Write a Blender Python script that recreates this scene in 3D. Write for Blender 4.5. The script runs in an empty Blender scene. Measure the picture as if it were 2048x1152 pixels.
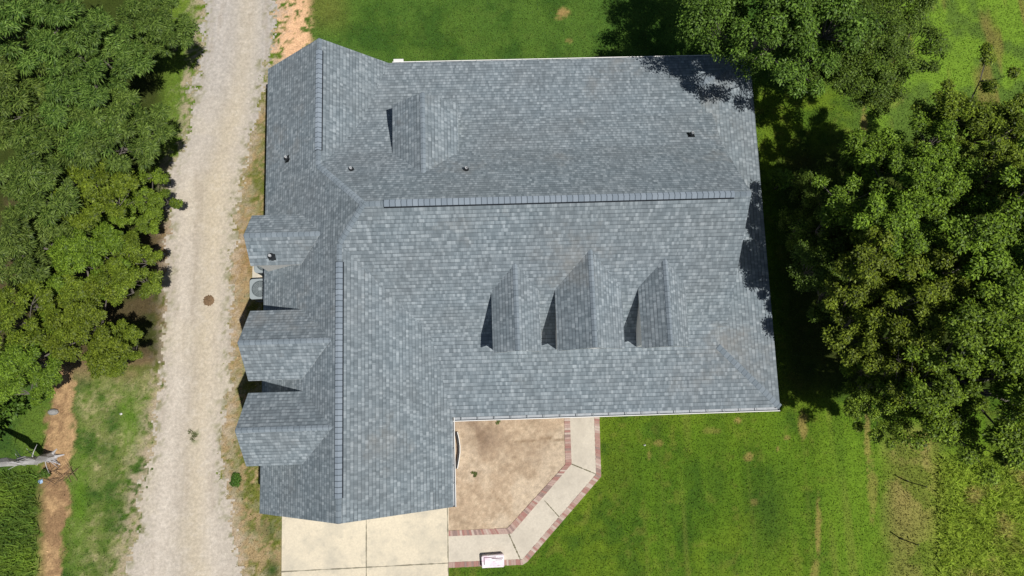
import bpy, math, random
import numpy as np
from mathutils import Vector, Matrix
sc = bpy.context.scene
# ------------------------------------------------------------------ camera
H = 30.0
_p, _r, _y = -0.1612, 0.0294, 0.0333
_cp, _sp, _cr, _sr, _cy, _sy = math.cos(_p), math.sin(_p), math.cos(_r), math.sin(_r), math.cos(_y), math.sin(_y)
M3 = np.array([[_cy, -_sy, 0], [_sy, _cy, 0], [0, 0, 1]]) @ np.array([[1, 0, 0], [0, _cp, -_sp], [0, _sp, _cp]]) @ np.array([[_cr, 0, _sr], [0, 1, 0], [-_sr, 0, _cr]])
F = 1420.0
cam_d = bpy.data.cameras.new('camera')
cam = bpy.data.objects.new('camera', cam_d)
sc.collection.objects.link(cam)
cam_d.sensor_width = 36.0
cam_d.lens = 36.0 * F / 2048
cam_d.clip_end = 2000
R4 = Matrix([[M3[j][i] for j in range(3)] for i in range(3)]).to_4x4()
cam.matrix_world = Matrix.Translation((0, 0, H)) @ R4
sc.camera = cam
# ------------------------------------------------------------------ sky, sun, exposure
SUN_EL, SUN_AZ = math.radians(66.5), math.radians(-36.5)     # azimuth of the sun measured from +X
sdir = Vector((math.cos(SUN_EL) * math.cos(SUN_AZ), math.cos(SUN_EL) * math.sin(SUN_AZ), math.sin(SUN_EL)))
w = bpy.data.worlds.new('World'); sc.world = w; w.use_nodes = True
nt = w.node_tree
sky = nt.nodes.new('ShaderNodeTexSky'); sky.sky_type = 'NISHITA'; sky.sun_disc = False
sky.sun_elevation = SUN_EL; sky.sun_rotation = math.radians(90) - SUN_AZ
bg = nt.nodes['Background']; bg.inputs[1].default_value = 0.05
nt.links.new(sky.outputs[0], bg.inputs[0])
sl = bpy.data.lights.new('sun', 'SUN'); sl.energy = 5.0; sl.angle = math.radians(0.5); sl.color = (1, 0.955, 0.89)
so = bpy.data.objects.new('sun', sl); sc.collection.objects.link(so)
so.rotation_euler = sdir.to_track_quat('Z', 'Y').to_euler(); so.location = (10, -8, 40)
sc.view_settings.view_transform = 'Standard'; sc.view_settings.look = 'None'
sc.view_settings.exposure = -0.2; sc.view_settings.gamma = 1.0
sc.render.engine = 'CYCLES'
try:
    sc.cycles.max_bounces = 6; sc.cycles.transparent_max_bounces = 4
except Exception: pass
# ------------------------------------------------------------------ helpers
rnd = random.Random(5)
rng = np.random.default_rng(11)
Cc = sc.collection

def G(px, py, z=0.0):
    """survey: ground plan position of a surveyed mark at height z"""
    d = M3.T @ np.array([(px - 1024) / F, -(py - 576) / F, -1.0])
    t = (z - H) / d[2]
    return Vector((d[0] * t, d[1] * t, z))

def onpl(px, py, n, c):
    d = M3.T @ np.array([(px - 1024) / F, -(py - 576) / F, -1.0])
    o = np.array([0, 0, H]); t = (c - np.dot(n, o)) / np.dot(n, d)
    return Vector(o + d * t)

def survey(x, y, z=0.0):
    c0 = M3[0, 0] * x + M3[0, 1] * y + M3[0, 2] * (z - H)
    c1 = M3[1, 0] * x + M3[1, 1] * y + M3[1, 2] * (z - H)
    c2 = M3[2, 0] * x + M3[2, 1] * y + M3[2, 2] * (z - H)
    c2 = np.minimum(c2, -2.0)
    return 1024 + F * c0 / -c2, 576 - F * c1 / -c2

def tag(o, label=None, cat=None, group=None, kind=None):
    if label: o['label'] = label
    if cat: o['category'] = cat
    if group: o['group'] = group
    if kind: o['kind'] = kind
    return o

def empty(name, loc=(0, 0, 0), rz=0.0, **k):
    o = bpy.data.objects.new(name, None); Cc.objects.link(o)
    o.location = loc; o.rotation_euler = (0, 0, rz); o.empty_display_size = .2
    return tag(o, **k)

class MB:
    """collects polygons with a material slot; builds one mesh object"""
    def __init__(s): s.v = []; s.f = []; s.m = []; s.uv = []; s.sm = []
    def poly(s, pts, m=0, uv=None, smooth=False):
        b = len(s.v); s.v += [tuple(p) for p in pts]; s.f.append(tuple(range(b, b + len(pts)))); s.m.append(m); s.sm.append(smooth)
        if uv is None:
            P = [Vector(p) for p in pts]; n = Vector((0, 0, 0))
            for i in range(len(P)):
                a, c = P[i], P[(i + 1) % len(P)]
                n += Vector(((a.y - c.y) * (a.z + c.z), (a.z - c.z) * (a.x + c.x), (a.x - c.x) * (a.y + c.y)))
            n.normalize() if n.length > 1e-9 else None
            if abs(n.z) > 0.999: t = Vector((1, 0, 0)); u = Vector((0, 1, 0))
            else:
                t = Vector((0, 0, 1)).cross(n); t.normalize(); u = n.cross(t)
                # snap the horizontal course direction to the axes of the house
                if abs(t.x) > .97: t = Vector((math.copysign(1, t.x), 0, 0))
                elif abs(t.y) > .97: t = Vector((0, math.copysign(1, t.y), 0))
            uv = [(p.dot(t), p.dot(u)) for p in P]
        s.uv += [tuple(q) for q in uv]
    def box(s, lo, hi, m=0):
        x0, y0, z0 = lo; x1, y1, z1 = hi
        c = [(x0, y0, z0), (x1, y0, z0), (x1, y1, z0), (x0, y1, z0), (x0, y0, z1), (x1, y0, z1), (x1, y1, z1), (x0, y1, z1)]
        for q in ((0, 3, 2, 1), (4, 5, 6, 7), (0, 1, 5, 4), (1, 2, 6, 5), (2, 3, 7, 6), (3, 0, 4, 7)): s.poly([c[i] for i in q], m)
    def prism(s, pts, z0, z1, m=0, mside=None):
        a = [(p[0], p[1], z1) for p in pts]; b = [(p[0], p[1], z0) for p in pts]; n = len(pts)
        ar = sum(pts[i][0] * pts[(i + 1) % n][1] - pts[(i + 1) % n][0] * pts[i][1] for i in range(n))
        if ar < 0: a.reverse(); b.reverse()
        s.poly(a, m); s.poly(b[::-1], m)
        for i in range(n): s.poly([b[i], b[(i + 1) % n], a[(i + 1) % n], a[i]], m if mside is None else mside)
    def tube(s, pts, rad, k=8, m=0, cap=True):
        rings = []
        up = Vector((0.13, 0.21, 1)).normalized()
        for i, p in enumerate(pts):
            p = Vector(p); d = Vector(pts[min(i + 1, len(pts) - 1)]) - Vector(pts[max(i - 1, 0)])
            d.normalize(); a = d.cross(up)
            if a.length < .05: a = d.cross(Vector((1, 0, 0)))
            a.normalize(); b = d.cross(a); r = rad[i] if hasattr(rad, '__len__') else rad
            rings.append([p + (a * math.cos(2 * math.pi * j / k) + b * math.sin(2 * math.pi * j / k)) * r for j in range(k)])
        for i in range(len(rings) - 1):
            for j in range(k):
                s.poly([rings[i][j], rings[i + 1][j], rings[i + 1][(j + 1) % k], rings[i][(j + 1) % k]], m, uv=[(0, 0)] * 4, smooth=True)
        if cap: s.poly(rings[0], m, uv=[(0, 0)] * k); s.poly(rings[-1][::-1], m, uv=[(0, 0)] * k)
    def lathe(s, c, prof, k=20, m=0, sx=1, sy=1):
        for i in range(len(prof) - 1):
            r0, z0 = prof[i]; r1, z1 = prof[i + 1]
            for j in range(k):
                a, b = 2 * math.pi * j / k, 2 * math.pi * (j + 1) / k
                q = [(c[0] + r0 * math.cos(a) * sx, c[1] + r0 * math.sin(a) * sy, c[2] + z0), (c[0] + r0 * math.cos(b) * sx, c[1] + r0 * math.sin(b) * sy, c[2] + z0),
                     (c[0] + r1 * math.cos(b) * sx, c[1] + r1 * math.sin(b) * sy, c[2] + z1), (c[0] + r1 * math.cos(a) * sx, c[1] + r1 * math.sin(a) * sy, c[2] + z1)]
                if r0 < 1e-5: q = q[1:]
                elif r1 < 1e-5: q = q[:3]
                s.poly(q, m, uv=[(0, 0)] * len(q), smooth=True)
    def build(s, name, mats, parent=None):
        me = bpy.data.meshes.new(name); me.from_pydata(s.v, [], s.f)
        for m in (mats if isinstance(mats, (list, tuple)) else [mats]): me.materials.append(m)
        me.polygons.foreach_set('material_index', s.m); me.polygons.foreach_set('use_smooth', s.sm)
        uvl = me.uv_layers.new(name='UVMap'); uvl.data.foreach_set('uv', np.array(s.uv, dtype=np.float32).ravel())
        me.update()
        o = bpy.data.objects.new(name, me); Cc.objects.link(o)
        if parent: o.parent = parent
        return o

def np_mesh(name, verts, nper, mat, cols=None, mats=None, smooth=False):
    """fast mesh from numpy: verts (N,3), every face made of nper consecutive vertices"""
    n = len(verts); nf = n // nper
    me = bpy.data.meshes.new(name)
    me.vertices.add(n); me.vertices.foreach_set('co', verts.astype(np.float32).ravel())
    me.loops.add(n); me.loops.foreach_set('vertex_index', np.arange(n, dtype=np.int32))
    me.polygons.add(nf); me.polygons.foreach_set('loop_start', np.arange(0, n, nper, dtype=np.int32))
    try: me.polygons.foreach_set('loop_total', np.full(nf, nper, dtype=np.int32))
    except Exception: pass
    if cols is not None:
        at = me.color_attributes.new('col', 'FLOAT_COLOR', 'POINT')
        c4 = np.ones((n, 4), dtype=np.float32); c4[:, :3] = cols; at.data.foreach_set('color', c4.ravel())
    me.materials.append(mat); me.update(calc_edges=True)
    return me

# noise in numpy -----------------------------------------------------------
def _h(ix, iy, seed):
    n = (ix.astype(np.int64) * 374761393 + iy.astype(np.int64) * 668265263 + seed * 974711) & 0x7fffffff
    n = ((n ^ (n >> 13)) * 1274126177) & 0x7fffffff
    return ((n ^ (n >> 16)) & 0xffff) / 65535.0
def vnoise(x, y, s, seed=0):
    x = x / s; y = y / s; ix = np.floor(x); iy = np.floor(y); fx = x - ix; fy = y - iy
    fx = fx * fx * (3 - 2 * fx); fy = fy * fy * (3 - 2 * fy)
    a = _h(ix, iy, seed); b = _h(ix + 1, iy, seed); c = _h(ix, iy + 1, seed); d = _h(ix + 1, iy + 1, seed)
    return (a * (1 - fx) + b * fx) * (1 - fy) + (c * (1 - fx) + d * fx) * fy
def fbm(x, y, s, o=4, seed=0):
    t = 0; a = 1; k = 0
    for i in range(o): t = t + a * vnoise(x + 17.3 * i, y - 9.1 * i, s, seed + i * 7); k += a; a *= .55; s = s * .5
    return t / k
def ss(x, a, b):
    t = np.clip((x - a) / (b - a), 0, 1); return t * t * (3 - 2 * t)
def lin(r, g, b, k=1.0):
    f = lambda c: (c / 255 / 12.92 if c <= 10 else ((c / 255 + .055) / 1.055) ** 2.4)
    return np.array([f(r), f(g), f(b)]) * k

# ------------------------------------------------------------------ materials
class NT:
    def __init__(s, name, rough=.8, spec=.3):
        s.m = bpy.data.materials.new(name); s.m.use_nodes = True; s.t = s.m.node_tree; s.b = s.t.nodes['Principled BSDF']
        s.b.inputs['Roughness'].default_value = rough; s.b.inputs['Specular IOR Level'].default_value = spec
    def n(s, t, **k):
        o = s.t.nodes.new(t)
        for a, b in k.items(): setattr(o, a, b)
        return o
    def l(s, a, b): s.t.links.new(a, b)
    def setin(s, node, i, v):
        if isinstance(v, bpy.types.NodeSocket): s.l(v, node.inputs[i])
        else: node.inputs[i].default_value = v
    def math(s, op, a, b=None, c=None):
        o = s.n('ShaderNodeMath', operation=op); s.setin(o, 0, a)
        if b is not None: s.setin(o, 1, b)
        if c is not None: s.setin(o, 2, c)
        return o.outputs[0]
    def mix(s, f, a, b, bt='MIX'):
        o = s.n('ShaderNodeMix', data_type='RGBA', blend_type=bt)
        s.setin(o, 0, f); s.setin(o, 6, a if isinstance(a, bpy.types.NodeSocket) else (*a, 1)); s.setin(o, 7, b if isinstance(b, bpy.types.NodeSocket) else (*b, 1))
        return o.outputs[2]
    def noise(s, vec, scale, det=3, rough=.6, dim='3D'):
        o = s.n('ShaderNodeTexNoise', noise_dimensions=dim); s.l(vec, o.inputs['Vector']); o.inputs['Scale'].default_value = scale
        o.inputs['Detail'].default_value = det; o.inputs['Roughness'].default_value = rough; return o.outputs[0]
    def white(s, x, y, off=0.0):
        c = s.n('ShaderNodeCombineXYZ'); s.setin(c, 0, x); s.setin(c, 1, y); c.inputs[2].default_value = off
        o = s.n('ShaderNodeTexWhiteNoise', noise_dimensions='3D'); s.l(c.outputs[0], o.inputs[0]); return o.outputs[0]
    def ramp(s, f, stops):
        o = s.n('ShaderNodeValToRGB'); s.l(f, o.inputs[0]); e = o.color_ramp.elements
        while len(e) < len(stops): e.new(.5)
        for i, (p, c) in enumerate(stops): e[i].position = p; e[i].color = (*c, 1) if len(c) == 3 else c
        return o.outputs[0]
    def mr(s, f, a, b, c, d):
        o = s.n('ShaderNodeMapRange'); s.l(f, o.inputs[0])
        for i, v in enumerate((a, b, c, d)): o.inputs[i + 1].default_value = v
        return o.outputs[0]
    def bump(s, h, dist, st=1.0):
        o = s.n('ShaderNodeBump'); o.inputs['Strength'].default_value = st; o.inputs['Distance'].default_value = dist
        s.l(h, o.inputs['Height']); s.l(o.outputs[0], s.b.inputs['Normal'])
    def pos(s): return s.n('ShaderNodeNewGeometry').outputs['Position']
    def uv(s):
        u = s.n('ShaderNodeUVMap'); u.uv_map = 'UVMap'; return u.outputs[0]
    def col(s, c): s.l(c, s.b.inputs['Base Color'])

def plain(name, c, rough=.6, spec=.4, vary=.15, scale=3, metal=0.0):
    m = NT(name, rough, spec); f = m.noise(m.pos(), scale, 4)
    a = tuple(x * (1 - vary) for x in c); b = tuple(min(1, x * (1 + vary)) for x in c)
    m.col(m.mix(f, a, b)); m.b.inputs['Metallic'].default_value = metal
    return m.m

def shingle_mat():
    m = NT('slate_blue_shingles', .95, .1); m.b.inputs['Diffuse Roughness'].default_value = .25
    sp = m.n('ShaderNodeSeparateXYZ'); m.l(m.uv(), sp.inputs[0]); u, v = sp.outputs[0], sp.outputs[1]
    row = m.math('DIVIDE', v, .143); ri = m.math('FLOOR', row); fr = m.math('FRACT', row)
    sh = m.white(ri, 3.3, 1.7)
    def tabs(wd, k, off):
        uu = m.math('ADD', m.math('DIVIDE', u, wd), m.math('MULTIPLY', sh, k)); ci = m.math('FLOOR', uu)
        return m.white(ci, ri, off), m.math('FRACT', uu)
    t1, f1 = tabs(.085, 13.7, .3); t2, f2 = tabs(.15, 7.1, 5.3); t3, _ = tabs(.98, 3.3, 9.1)
    tone = m.math('ADD', m.math('ADD', m.math('MULTIPLY', t1, .52), m.math('MULTIPLY', t2, .36)), m.math('MULTIPLY', t3, .12))
    gran = m.noise(m.pos(), 60, 2); big = m.noise(m.pos(), .45, 4, .65)
    tone = m.math('ADD', tone, m.math('MULTIPLY', m.math('SUBTRACT', gran, .5), .35))
    c = m.ramp(tone, [(.10, (.145, .180, .205)), (.42, (.196, .238, .268)), (.62, (.245, .292, .325)), (.92, (.350, .402, .438))])
    c = m.mix(m.mr(big, .35, .68, 0, .22), c, (.19, .185, .18), 'MIX')
    # butt edge of every course and the gaps between tabs
    edge = m.math('LESS_THAN', fr, .2)
    c = m.mix(m.math('MULTIPLY', edge, m.math('ADD', .22, m.math('MULTIPLY', t3, .36))), c, (.035, .045, .055))
    gap = m.math('MULTIPLY', m.math('LESS_THAN', f2, .06), m.math('GREATER_THAN', t1, .4))
    c = m.mix(m.math('MULTIPLY', gap, .4), c, (.04, .05, .06))
    st = m.noise(m.pos(), .25, 5, .7)
    c = m.mix(m.mr(st, .57, .72, 0, .38), c, (.26, .235, .20))
    m.col(c)
    hh = m.math('ADD', m.math('MULTIPLY', m.math('SUBTRACT', 1.0, fr), .6), m.math('MULTIPLY', t2, .7))
    m.bump(hh, .008, .5)
    return m.m

def cap_mat(dk=.6, cols=((.195, .24, .285), (.265, .315, .37))):
    m = NT('cap_shingles', .95, .1); m.b.inputs['Diffuse Roughness'].default_value = .6
    sp = m.n('ShaderNodeSeparateXYZ'); m.l(m.uv(), sp.inputs[0]); u = sp.outputs[0]
    r = m.math('DIVIDE', u, .19); ri = m.math('FLOOR', r); fr = m.math('FRACT', r)
    t = m.white(ri, 1.0, .4); g = m.noise(m.pos(), 50, 2)
    c = m.ramp(m.math('ADD', m.math('MULTIPLY', t, .6), m.math('MULTIPLY', g, .4)), [(.1, cols[0]), (.9, cols[1])])
    c = m.mix(m.math('MULTIPLY', m.math('LESS_THAN', fr, .14), dk), c, (.04, .055, .07))
    m.col(c); m.bump(m.math('SUBTRACT', 1.0, fr), .012, .6)
    return m.m

def vcol_mat(name, fine, rough=.95, spec=.1, bumpd=.02, transl=0.0, k0=.6, k1=1.4):
    m = NT(name, rough, spec)
    a = m.n('ShaderNodeVertexColor'); a.layer_name = 'col'
    p = m.pos(); f = m.noise(p, fine, 3, .7); f2 = m.noise(p, fine * .22, 3, .6)
    k = m.math('MULTIPLY', m.mr(f, .25, .75, k0, k1), m.mr(f2, .25, .75, .82, 1.2))
    cc = m.n('ShaderNodeCombineXYZ'); [m.l(k, cc.inputs[i]) for i in range(3)]
    c = m.mix(1.0, a.outputs[0], cc.outputs[0], 'MULTIPLY'); m.col(c)
    if bumpd: m.bump(f, bumpd, .6)
    return m.m

def leaf_mat(name, spec=.18, rough=.5):
    m = NT(name, rough, spec)
    a = m.n('ShaderNodeVertexColor'); a.layer_name = 'col'
    oi = m.n('ShaderNodeObjectInfo')
    hs = m.n('ShaderNodeHueSaturation'); m.l(a.outputs[0], hs.inputs['Color'])
    m.l(m.mr(oi.outputs['Random'], 0, 1, .485, .515), hs.inputs['Hue']); m.l(m.mr(oi.outputs['Random'], 0, 1, .88, 1.14), hs.inputs['Value'])
    m.col(hs.outputs[0])
    tr = m.n('ShaderNodeBsdfTranslucent'); mx = m.n('ShaderNodeMixShader'); mx.inputs[0].default_value = .10
    g = m.n('ShaderNodeGamma'); m.l(hs.outputs[0], g.inputs[0]); g.inputs[1].default_value = .9; m.l(g.outputs[0], tr.inputs[0])
    m.l(m.b.outputs[0], mx.inputs[1]); m.l(tr.outputs[0], mx.inputs[2]); m.l(mx.outputs[0], m.t.nodes['Material Output'].inputs[0])
    return m.m

def concrete_mat(name, c, stain, joints=None):
    m = NT(name, .9, .2); p = m.pos()
    f = m.noise(p, 14, 5, .7); b = m.noise(p, .8, 4, .6); b2 = m.noise(p, 3.2, 4, .7)
    k = m.mix(m.mr(f, .3, .7, 0, 1), tuple(x * .86 for x in c), tuple(x * 1.06 for x in c))
    k = m.mix(m.mr(b, .44, .66, 0, .75), k, stain); k = m.mix(m.mr(b2, .55, .75, 0, .35), k, tuple(x * .8 for x in stain))
    sp = m.n('ShaderNodeSeparateXYZ'); m.l(p, sp.inputs[0])
    for ax, val, slope in (joints or []):
        q, o = (sp.outputs[0], sp.outputs[1]) if ax == 0 else (sp.outputs[1], sp.outputs[0])
        d = m.math('ABSOLUTE', m.math('SUBTRACT', q, m.math('ADD', val, m.math('MULTIPLY', o, slope))))
        wd = m.mr(m.noise(p, 2.5, 3), .4, .75, .010, .04)
        k = m.mix(m.math('MULTIPLY', m.math('LESS_THAN', d, wd), .8), k, (.12, .115, .08))
    m.col(k); m.bump(f, .004, .5); return m.m

def brick_mat(name, ca, cb, mort, bw, bh):
    m = NT(name, .9, .2); t = m.n('ShaderNodeTexBrick'); m.l(m.uv(), t.inputs[0])
    t.inputs['Color1'].default_value = (*ca, 1); t.inputs['Color2'].default_value = (*cb, 1); t.inputs['Mortar'].default_value = (*mort, 1)
    t.inputs['Scale'].default_value = 1; t.inputs['Mortar Size'].default_value = .007; t.inputs['Brick Width'].default_value = bw; t.inputs['Row Height'].default_value = bh
    t.inputs['Bias'].default_value = -.1
    f = m.noise(m.pos(), 9, 4, .7); c = m.mix(m.mr(f, .35, .7, 0, .75), t.outputs[0], (.42, .33, .29)); f2 = m.noise(m.pos(), 3, 3)
    c = m.mix(m.mr(f2, .5, .7, 0, .4), c, (.22, .15, .14)); m.col(c); m.bump(t.outputs[1], .004, -.5); return m.m

M = {}
M['shingle'] = shingle_mat(); M['cap'] = cap_mat(.7, ((.21, .255, .305), (.285, .335, .39))); M['cap2'] = cap_mat(.4, ((.18, .22, .255), (.25, .295, .335)))
M['white'] = plain('white_trim', (.78, .78, .76), .45, .4, .05)
M['gutter_in'] = plain('gutter_channel', (.34, .37, .40), .6, .3, .3, 6)
M['dark'] = plain('dark_vent_slot', (.018, .022, .028), .9, .1)
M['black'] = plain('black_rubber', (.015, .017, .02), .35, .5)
M['pipe'] = plain('vent_pipe_grey', (.5, .52, .54), .3, .5)
M['siding'] = plain('white_siding', (.72, .72, .70), .6, .3, .06)
M['wallbrick'] = brick_mat('red_brown_brick', (.27, .12, .08), (.36, .18, .12), (.4, .37, .33), .2, .075)
M['border'] = brick_mat('pink_red_paver_brick', (.42, .17, .13), (.50, .27, .21), (.33, .27, .22), .11, .5)
M['drive'] = concrete_mat('cream_concrete', (.63, .57, .46), (.50, .475, .40))
M['walk'] = concrete_mat('grey_cream_concrete', (.60, .55, .46), (.47, .43, .36))
M['glass'] = plain('window_glass', (.03, .04, .05), .08, .8)
M['door'] = plain('painted_door', (.25, .08, .06), .4, .4)
M['acgrey'] = plain('condenser_casing', (.30, .345, .36), .4, .5, .08)
M['acdark'] = plain('condenser_grille', (.12, .145, .155), .45, .5, .1)
M['metal'] = plain('dark_post_metal', (.035, .03, .028), .6, .4)
M['bark'] = plain('grey_bark', (.15, .135, .12), .9, .1, .35, 6)
M['palebark'] = plain('pale_dead_bark', (.50, .49, .50), .9, .1, .35, 5)
M['stick'] = plain('brown_dead_twigs', (.17, .115, .075), .9, .1, .3)
M['leafA'] = leaf_mat('leaf_dark_green'); M['leafB'] = leaf_mat('leaf_olive'); M['weed'] = leaf_mat('weed_leaf')
M['soilmound'] = plain('brown_mound_soil', (.20, .135, .08), .95, .1, .5, 25)
M['stone'] = plain('grey_stone', (.30, .30, .29), .9, .1, .2)
M['blue'] = plain('blue_plastic', (.32, .48, .68), .5, .4, .2, 20)
M['litter'] = plain('white_litter', (.8, .8, .78), .6, .3)
M['ground'] = vcol_mat('ground_turf', 16, .95, .08, .03)
M['gravel'] = vcol_mat('gravel', 38, .95, .12, .02, k0=.80, k1=1.16)
M['dirt'] = vcol_mat('bare_earth', 26, .95, .1, .03, k0=.76, k1=1.2)
M['grass'] = vcol_mat('grass_blades', 5, .6, .25, 0)
def pack_mat():
    m = NT('printed_shrink_wrap', .3, .5); p = m.uv(); f = m.noise(p, 3, 3); mp = m.n('ShaderNodeMapping'); m.l(p, mp.inputs[0]); mp.inputs['Scale'].default_value = (2, 22, 1)
    s = m.noise(mp.outputs[0], 1.0, 3)
    c = m.mix(m.mr(f, .45, .62, 0, 1), (.80, .77, .80), (.76, .62, .71)); c = m.mix(m.mr(s, .60, .66, 0, .85), c, (.30, .09, .17)); m.col(c); return m.m
M['pack'] = pack_mat()

# ------------------------------------------------------------------ ground painting
GR_L = ([-400, 0, 60, 130, 200, 250, 290, 330, 400, 500, 600, 650, 760, 800, 900, 1000, 1100, 1152, 1500], [415, 405, 403, 395, 380, 374, 362, 345, 336, 334, 330, 326, 318, 312, 300, 285, 265, 255, 200])
GR_R = ([-400, 0, 60, 100, 140, 200, 260, 330, 400, 450, 550, 650, 750, 850, 900, 1000, 1100, 1152, 1500], [556, 546, 543, 540, 534, 524, 508, 488, 478, 470, 464, 460, 455, 447, 441, 455, 470, 480, 520])

def gravel_field(x, y):
    """>0 inside the gravel drive, in survey units; broken edge"""
    u, v = survey(x, y)
    L = np.interp(v, *GR_L); R = np.interp(v, *GR_R)
    d = np.minimum(u - L, R - u)
    return d + (fbm(x, y, .9, 4, 3) - .5) * 34 + (fbm(x, y, .22, 2, 9) - .5) * 16 + (vnoise(x, y, .1, 15) - .5) * 20, u, v

def blob(u, v, cu, cv, ru, rv): return np.exp(-(((u - cu) / ru) ** 2 + ((v - cv) / rv) ** 2))

def paint(x, y):
    d, u, v = gravel_field(x, y)
    n1 = fbm(x, y, 3.5, 4, 21); n2 = fbm(x, y, 1.1, 4, 33); n3 = fbm(x, y, .35, 3, 41); n4 = fbm(x * 1.0, y * .22, .7, 3, 55)
    sh = x.shape + (3,)
    def mixc(c, c2, k): return c * (1 - k[..., None]) + (c2 if getattr(c2, 'ndim', 1) > 1 else np.asarray(c2)) * k[..., None]
    K = .67
    n6 = fbm(x, y, .14, 2, 61)
    c = np.zeros(sh) + lin(84, 122, 30, K)
    c = mixc(c, lin(106, 138, 34, K), ss(n1, .40, .66)); c = mixc(c, lin(66, 104, 32, K), ss(n2, .50, .72) * .7)
    c = mixc(c, lin(134, 140, 62, K), ss(n3, .60, .74) * .35)
    veg = np.ones(x.shape); hgt = np.full(x.shape, .05)
    # north lawn: deeper green
    kn = ss(-v, -200, -140) * ss(u, 540, 640)
    c = mixc(c, mixc(np.zeros(sh) + lin(84, 124, 50, K), lin(66, 106, 42, K), ss(n2, .40, .62)), kn * .8)
    # mown bands on the east lawn, running north-south
    ke = ss(u, 1180, 1400) * ss(v, 760, 860)
    band = .5 + .5 * np.sin(x * 2.3 + 1.2 * (n1 - .5) * 6)
    c = mixc(c, lin(110, 150, 36, K), ke * ss(band * .45 + n1 * .5 + (n4 - .5) * 1.6 + .1, .35, .95) * .6)
    c = mixc(c, lin(116, 158, 42, K), ss(u, 1600, 1680) * (1 - ss(u, 1740, 1800)) * ss(v, 830, 900) * .55)
    c = mixc(c, lin(58, 92, 34, K), blob(u, v, 1535, 1030, 40, 90) * .7 + blob(u, v, 1240, 960, 40, 60) * .35)
    c = mixc(c, lin(70, 104, 32, K), ke * ss(vnoise(x, y * .04, .55, 131), .62, .82) * .35); c = mixc(c, lin(140, 146, 70, K), ke * ss(vnoise(x, y * .06, .4, 133), .72, .9) * .3)
    # top right bright meadow
    kt = ss(u, 1640, 1780) * ss(-v, -420, -240)
    c = mixc(c, mixc(np.zeros(sh) + lin(122, 164, 50, K), lin(98, 132, 52, K), ss(n2, .45, .65)), kt)
    c = mixc(c, lin(146, 132, 76, K), kt * ss(n4, .58, .78) * .6)
    # straw track and rank field bottom right
    straw = ss(u, 1745, 1800) * (1 - ss(u, 1850 - (v - 880) * .02, 1905)) * ss(v, 830, 890) * .72
    c = mixc(c, mixc(np.zeros(sh) + lin(168, 158, 96, K), lin(126, 140, 60, K), ss(n2, .46, .6)), straw * (1 - .45 * ss(v, 980, 1120)))
    field = ss(u, 1840, 1900) * ss(v, 880, 950)
    c = mixc(c, mixc(np.zeros(sh) + lin(146, 176, 56, K), lin(176, 172, 98, K), ss(n2 + (u - 1950) * .0006, .52, .72)), field * .9)
    hgt = np.where(field > .4, .32, hgt); hgt = np.where(straw > .4, .07, hgt)
    # worn wheel lines
    for (cu, cv, ru, rv, a) in ((1606, 850, 9, 26, .8), (1636, 1050, 5, 60, .8), (1735, 870, 6, 70, .7), (1745, 980, 9, 60, .5), (1630, 1150, 9, 30, .6), (1728, 250, 6, 30, .8), (1765, 200, 40, 20, .3),
                                (1476, 841, 7, 6, .9), (1497, 914, 9, 8, .8), (1556, 897, 3, 5, .9), (1574, 875, 6, 3, .8), (1317, 886, 9, 6, .6), (1298, 910, 4, 9, .6), (1128, 25, 12, 9, 1.3), (1117, 37, 8, 4, .7), (1138, 82, 8, 4, .6), (1508, 1004, 9, 6, .5), (1425, 862, 20, 6, .4)):
        k = np.clip(ss(blob(u, v, cu, cv, ru * 1.3, rv * 1.3) * (.2 + .8 * n3 + 1.1 * n6), .38, .85) * a * .55, 0, 1); c = mixc(c, lin(192, 160, 106, K), k); veg = veg * (1 - .8 * k)
    # bare orange soil by the north gable
    ks = ss(u, 528, 548) * (1 - ss(u, 612, 634 + 14 * 0)) * (1 - ss(v, 112, 140)); ks = ks * ss(n3 * .4 + n2 * .3 + n6 * .3, .42, .50)
    c = mixc(c, lin(226, 190, 150, .8), ks); veg = veg * (1 - ks)
    c = mixc(c, lin(128, 132, 62, K), ss(u, 600, 640) * (1 - ss(u, 660, 720)) * (1 - ss(v, 20, 90)) * .5)
    # west verge between the drive and the trees
    kv = (1 - ss(u, 395, 430)) * ss(v, 700, 760)
    c = mixc(c, mixc(np.zeros(sh) + lin(68, 104, 42, K), lin(98, 130, 48, K), ss(n1 * .5 + n2 * .5, .42, .62)), kv)
    pale = kv * ss(u, 130, 170) * ss(n2 * .35 + n3 * .30 + n6 * .35 + ss(u, 200, 330) * .10, .40, .66)
    c = mixc(c, mixc(np.zeros(sh) + lin(206, 192, 156, .78), lin(128, 136, 84, .78), ss(n6, .4, .6)), pale * .68); veg = veg * (1 - .75 * pale)
    c = mixc(c, lin(98, 140, 40, K), kv * (blob(u, v, 160, 1000, 14, 110) + blob(u, v, 262, 850, 26, 60)) * .8)
    # verge north: green slope next to the drive
    kg = (1 - ss(u, 380, 400)) * (1 - ss(v, 330, 380))
    c = mixc(c, mixc(np.zeros(sh) + lin(98, 132, 46, K), lin(120, 150, 52, K), n2), kg)
    k2 = (1 - ss(u, 350, 400)) * ss(v, 380, 420) * (1 - ss(v, 720, 780))
    c = mixc(c, mixc(np.zeros(sh) + lin(170, 150, 112, K), lin(118, 130, 62, K), ss(n2, .42, .56)), k2); veg = veg * (1 - .5 * k2)
    # brown straw lane
    lane_c = np.interp(v, [720, 760, 830, 900, 960, 1040, 1152, 1400], [112, 128, 124, 116, 108, 104, 96, 70]); lane_w = np.interp(v, [720, 760, 900, 1152], [14, 24, 30, 24])
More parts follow.
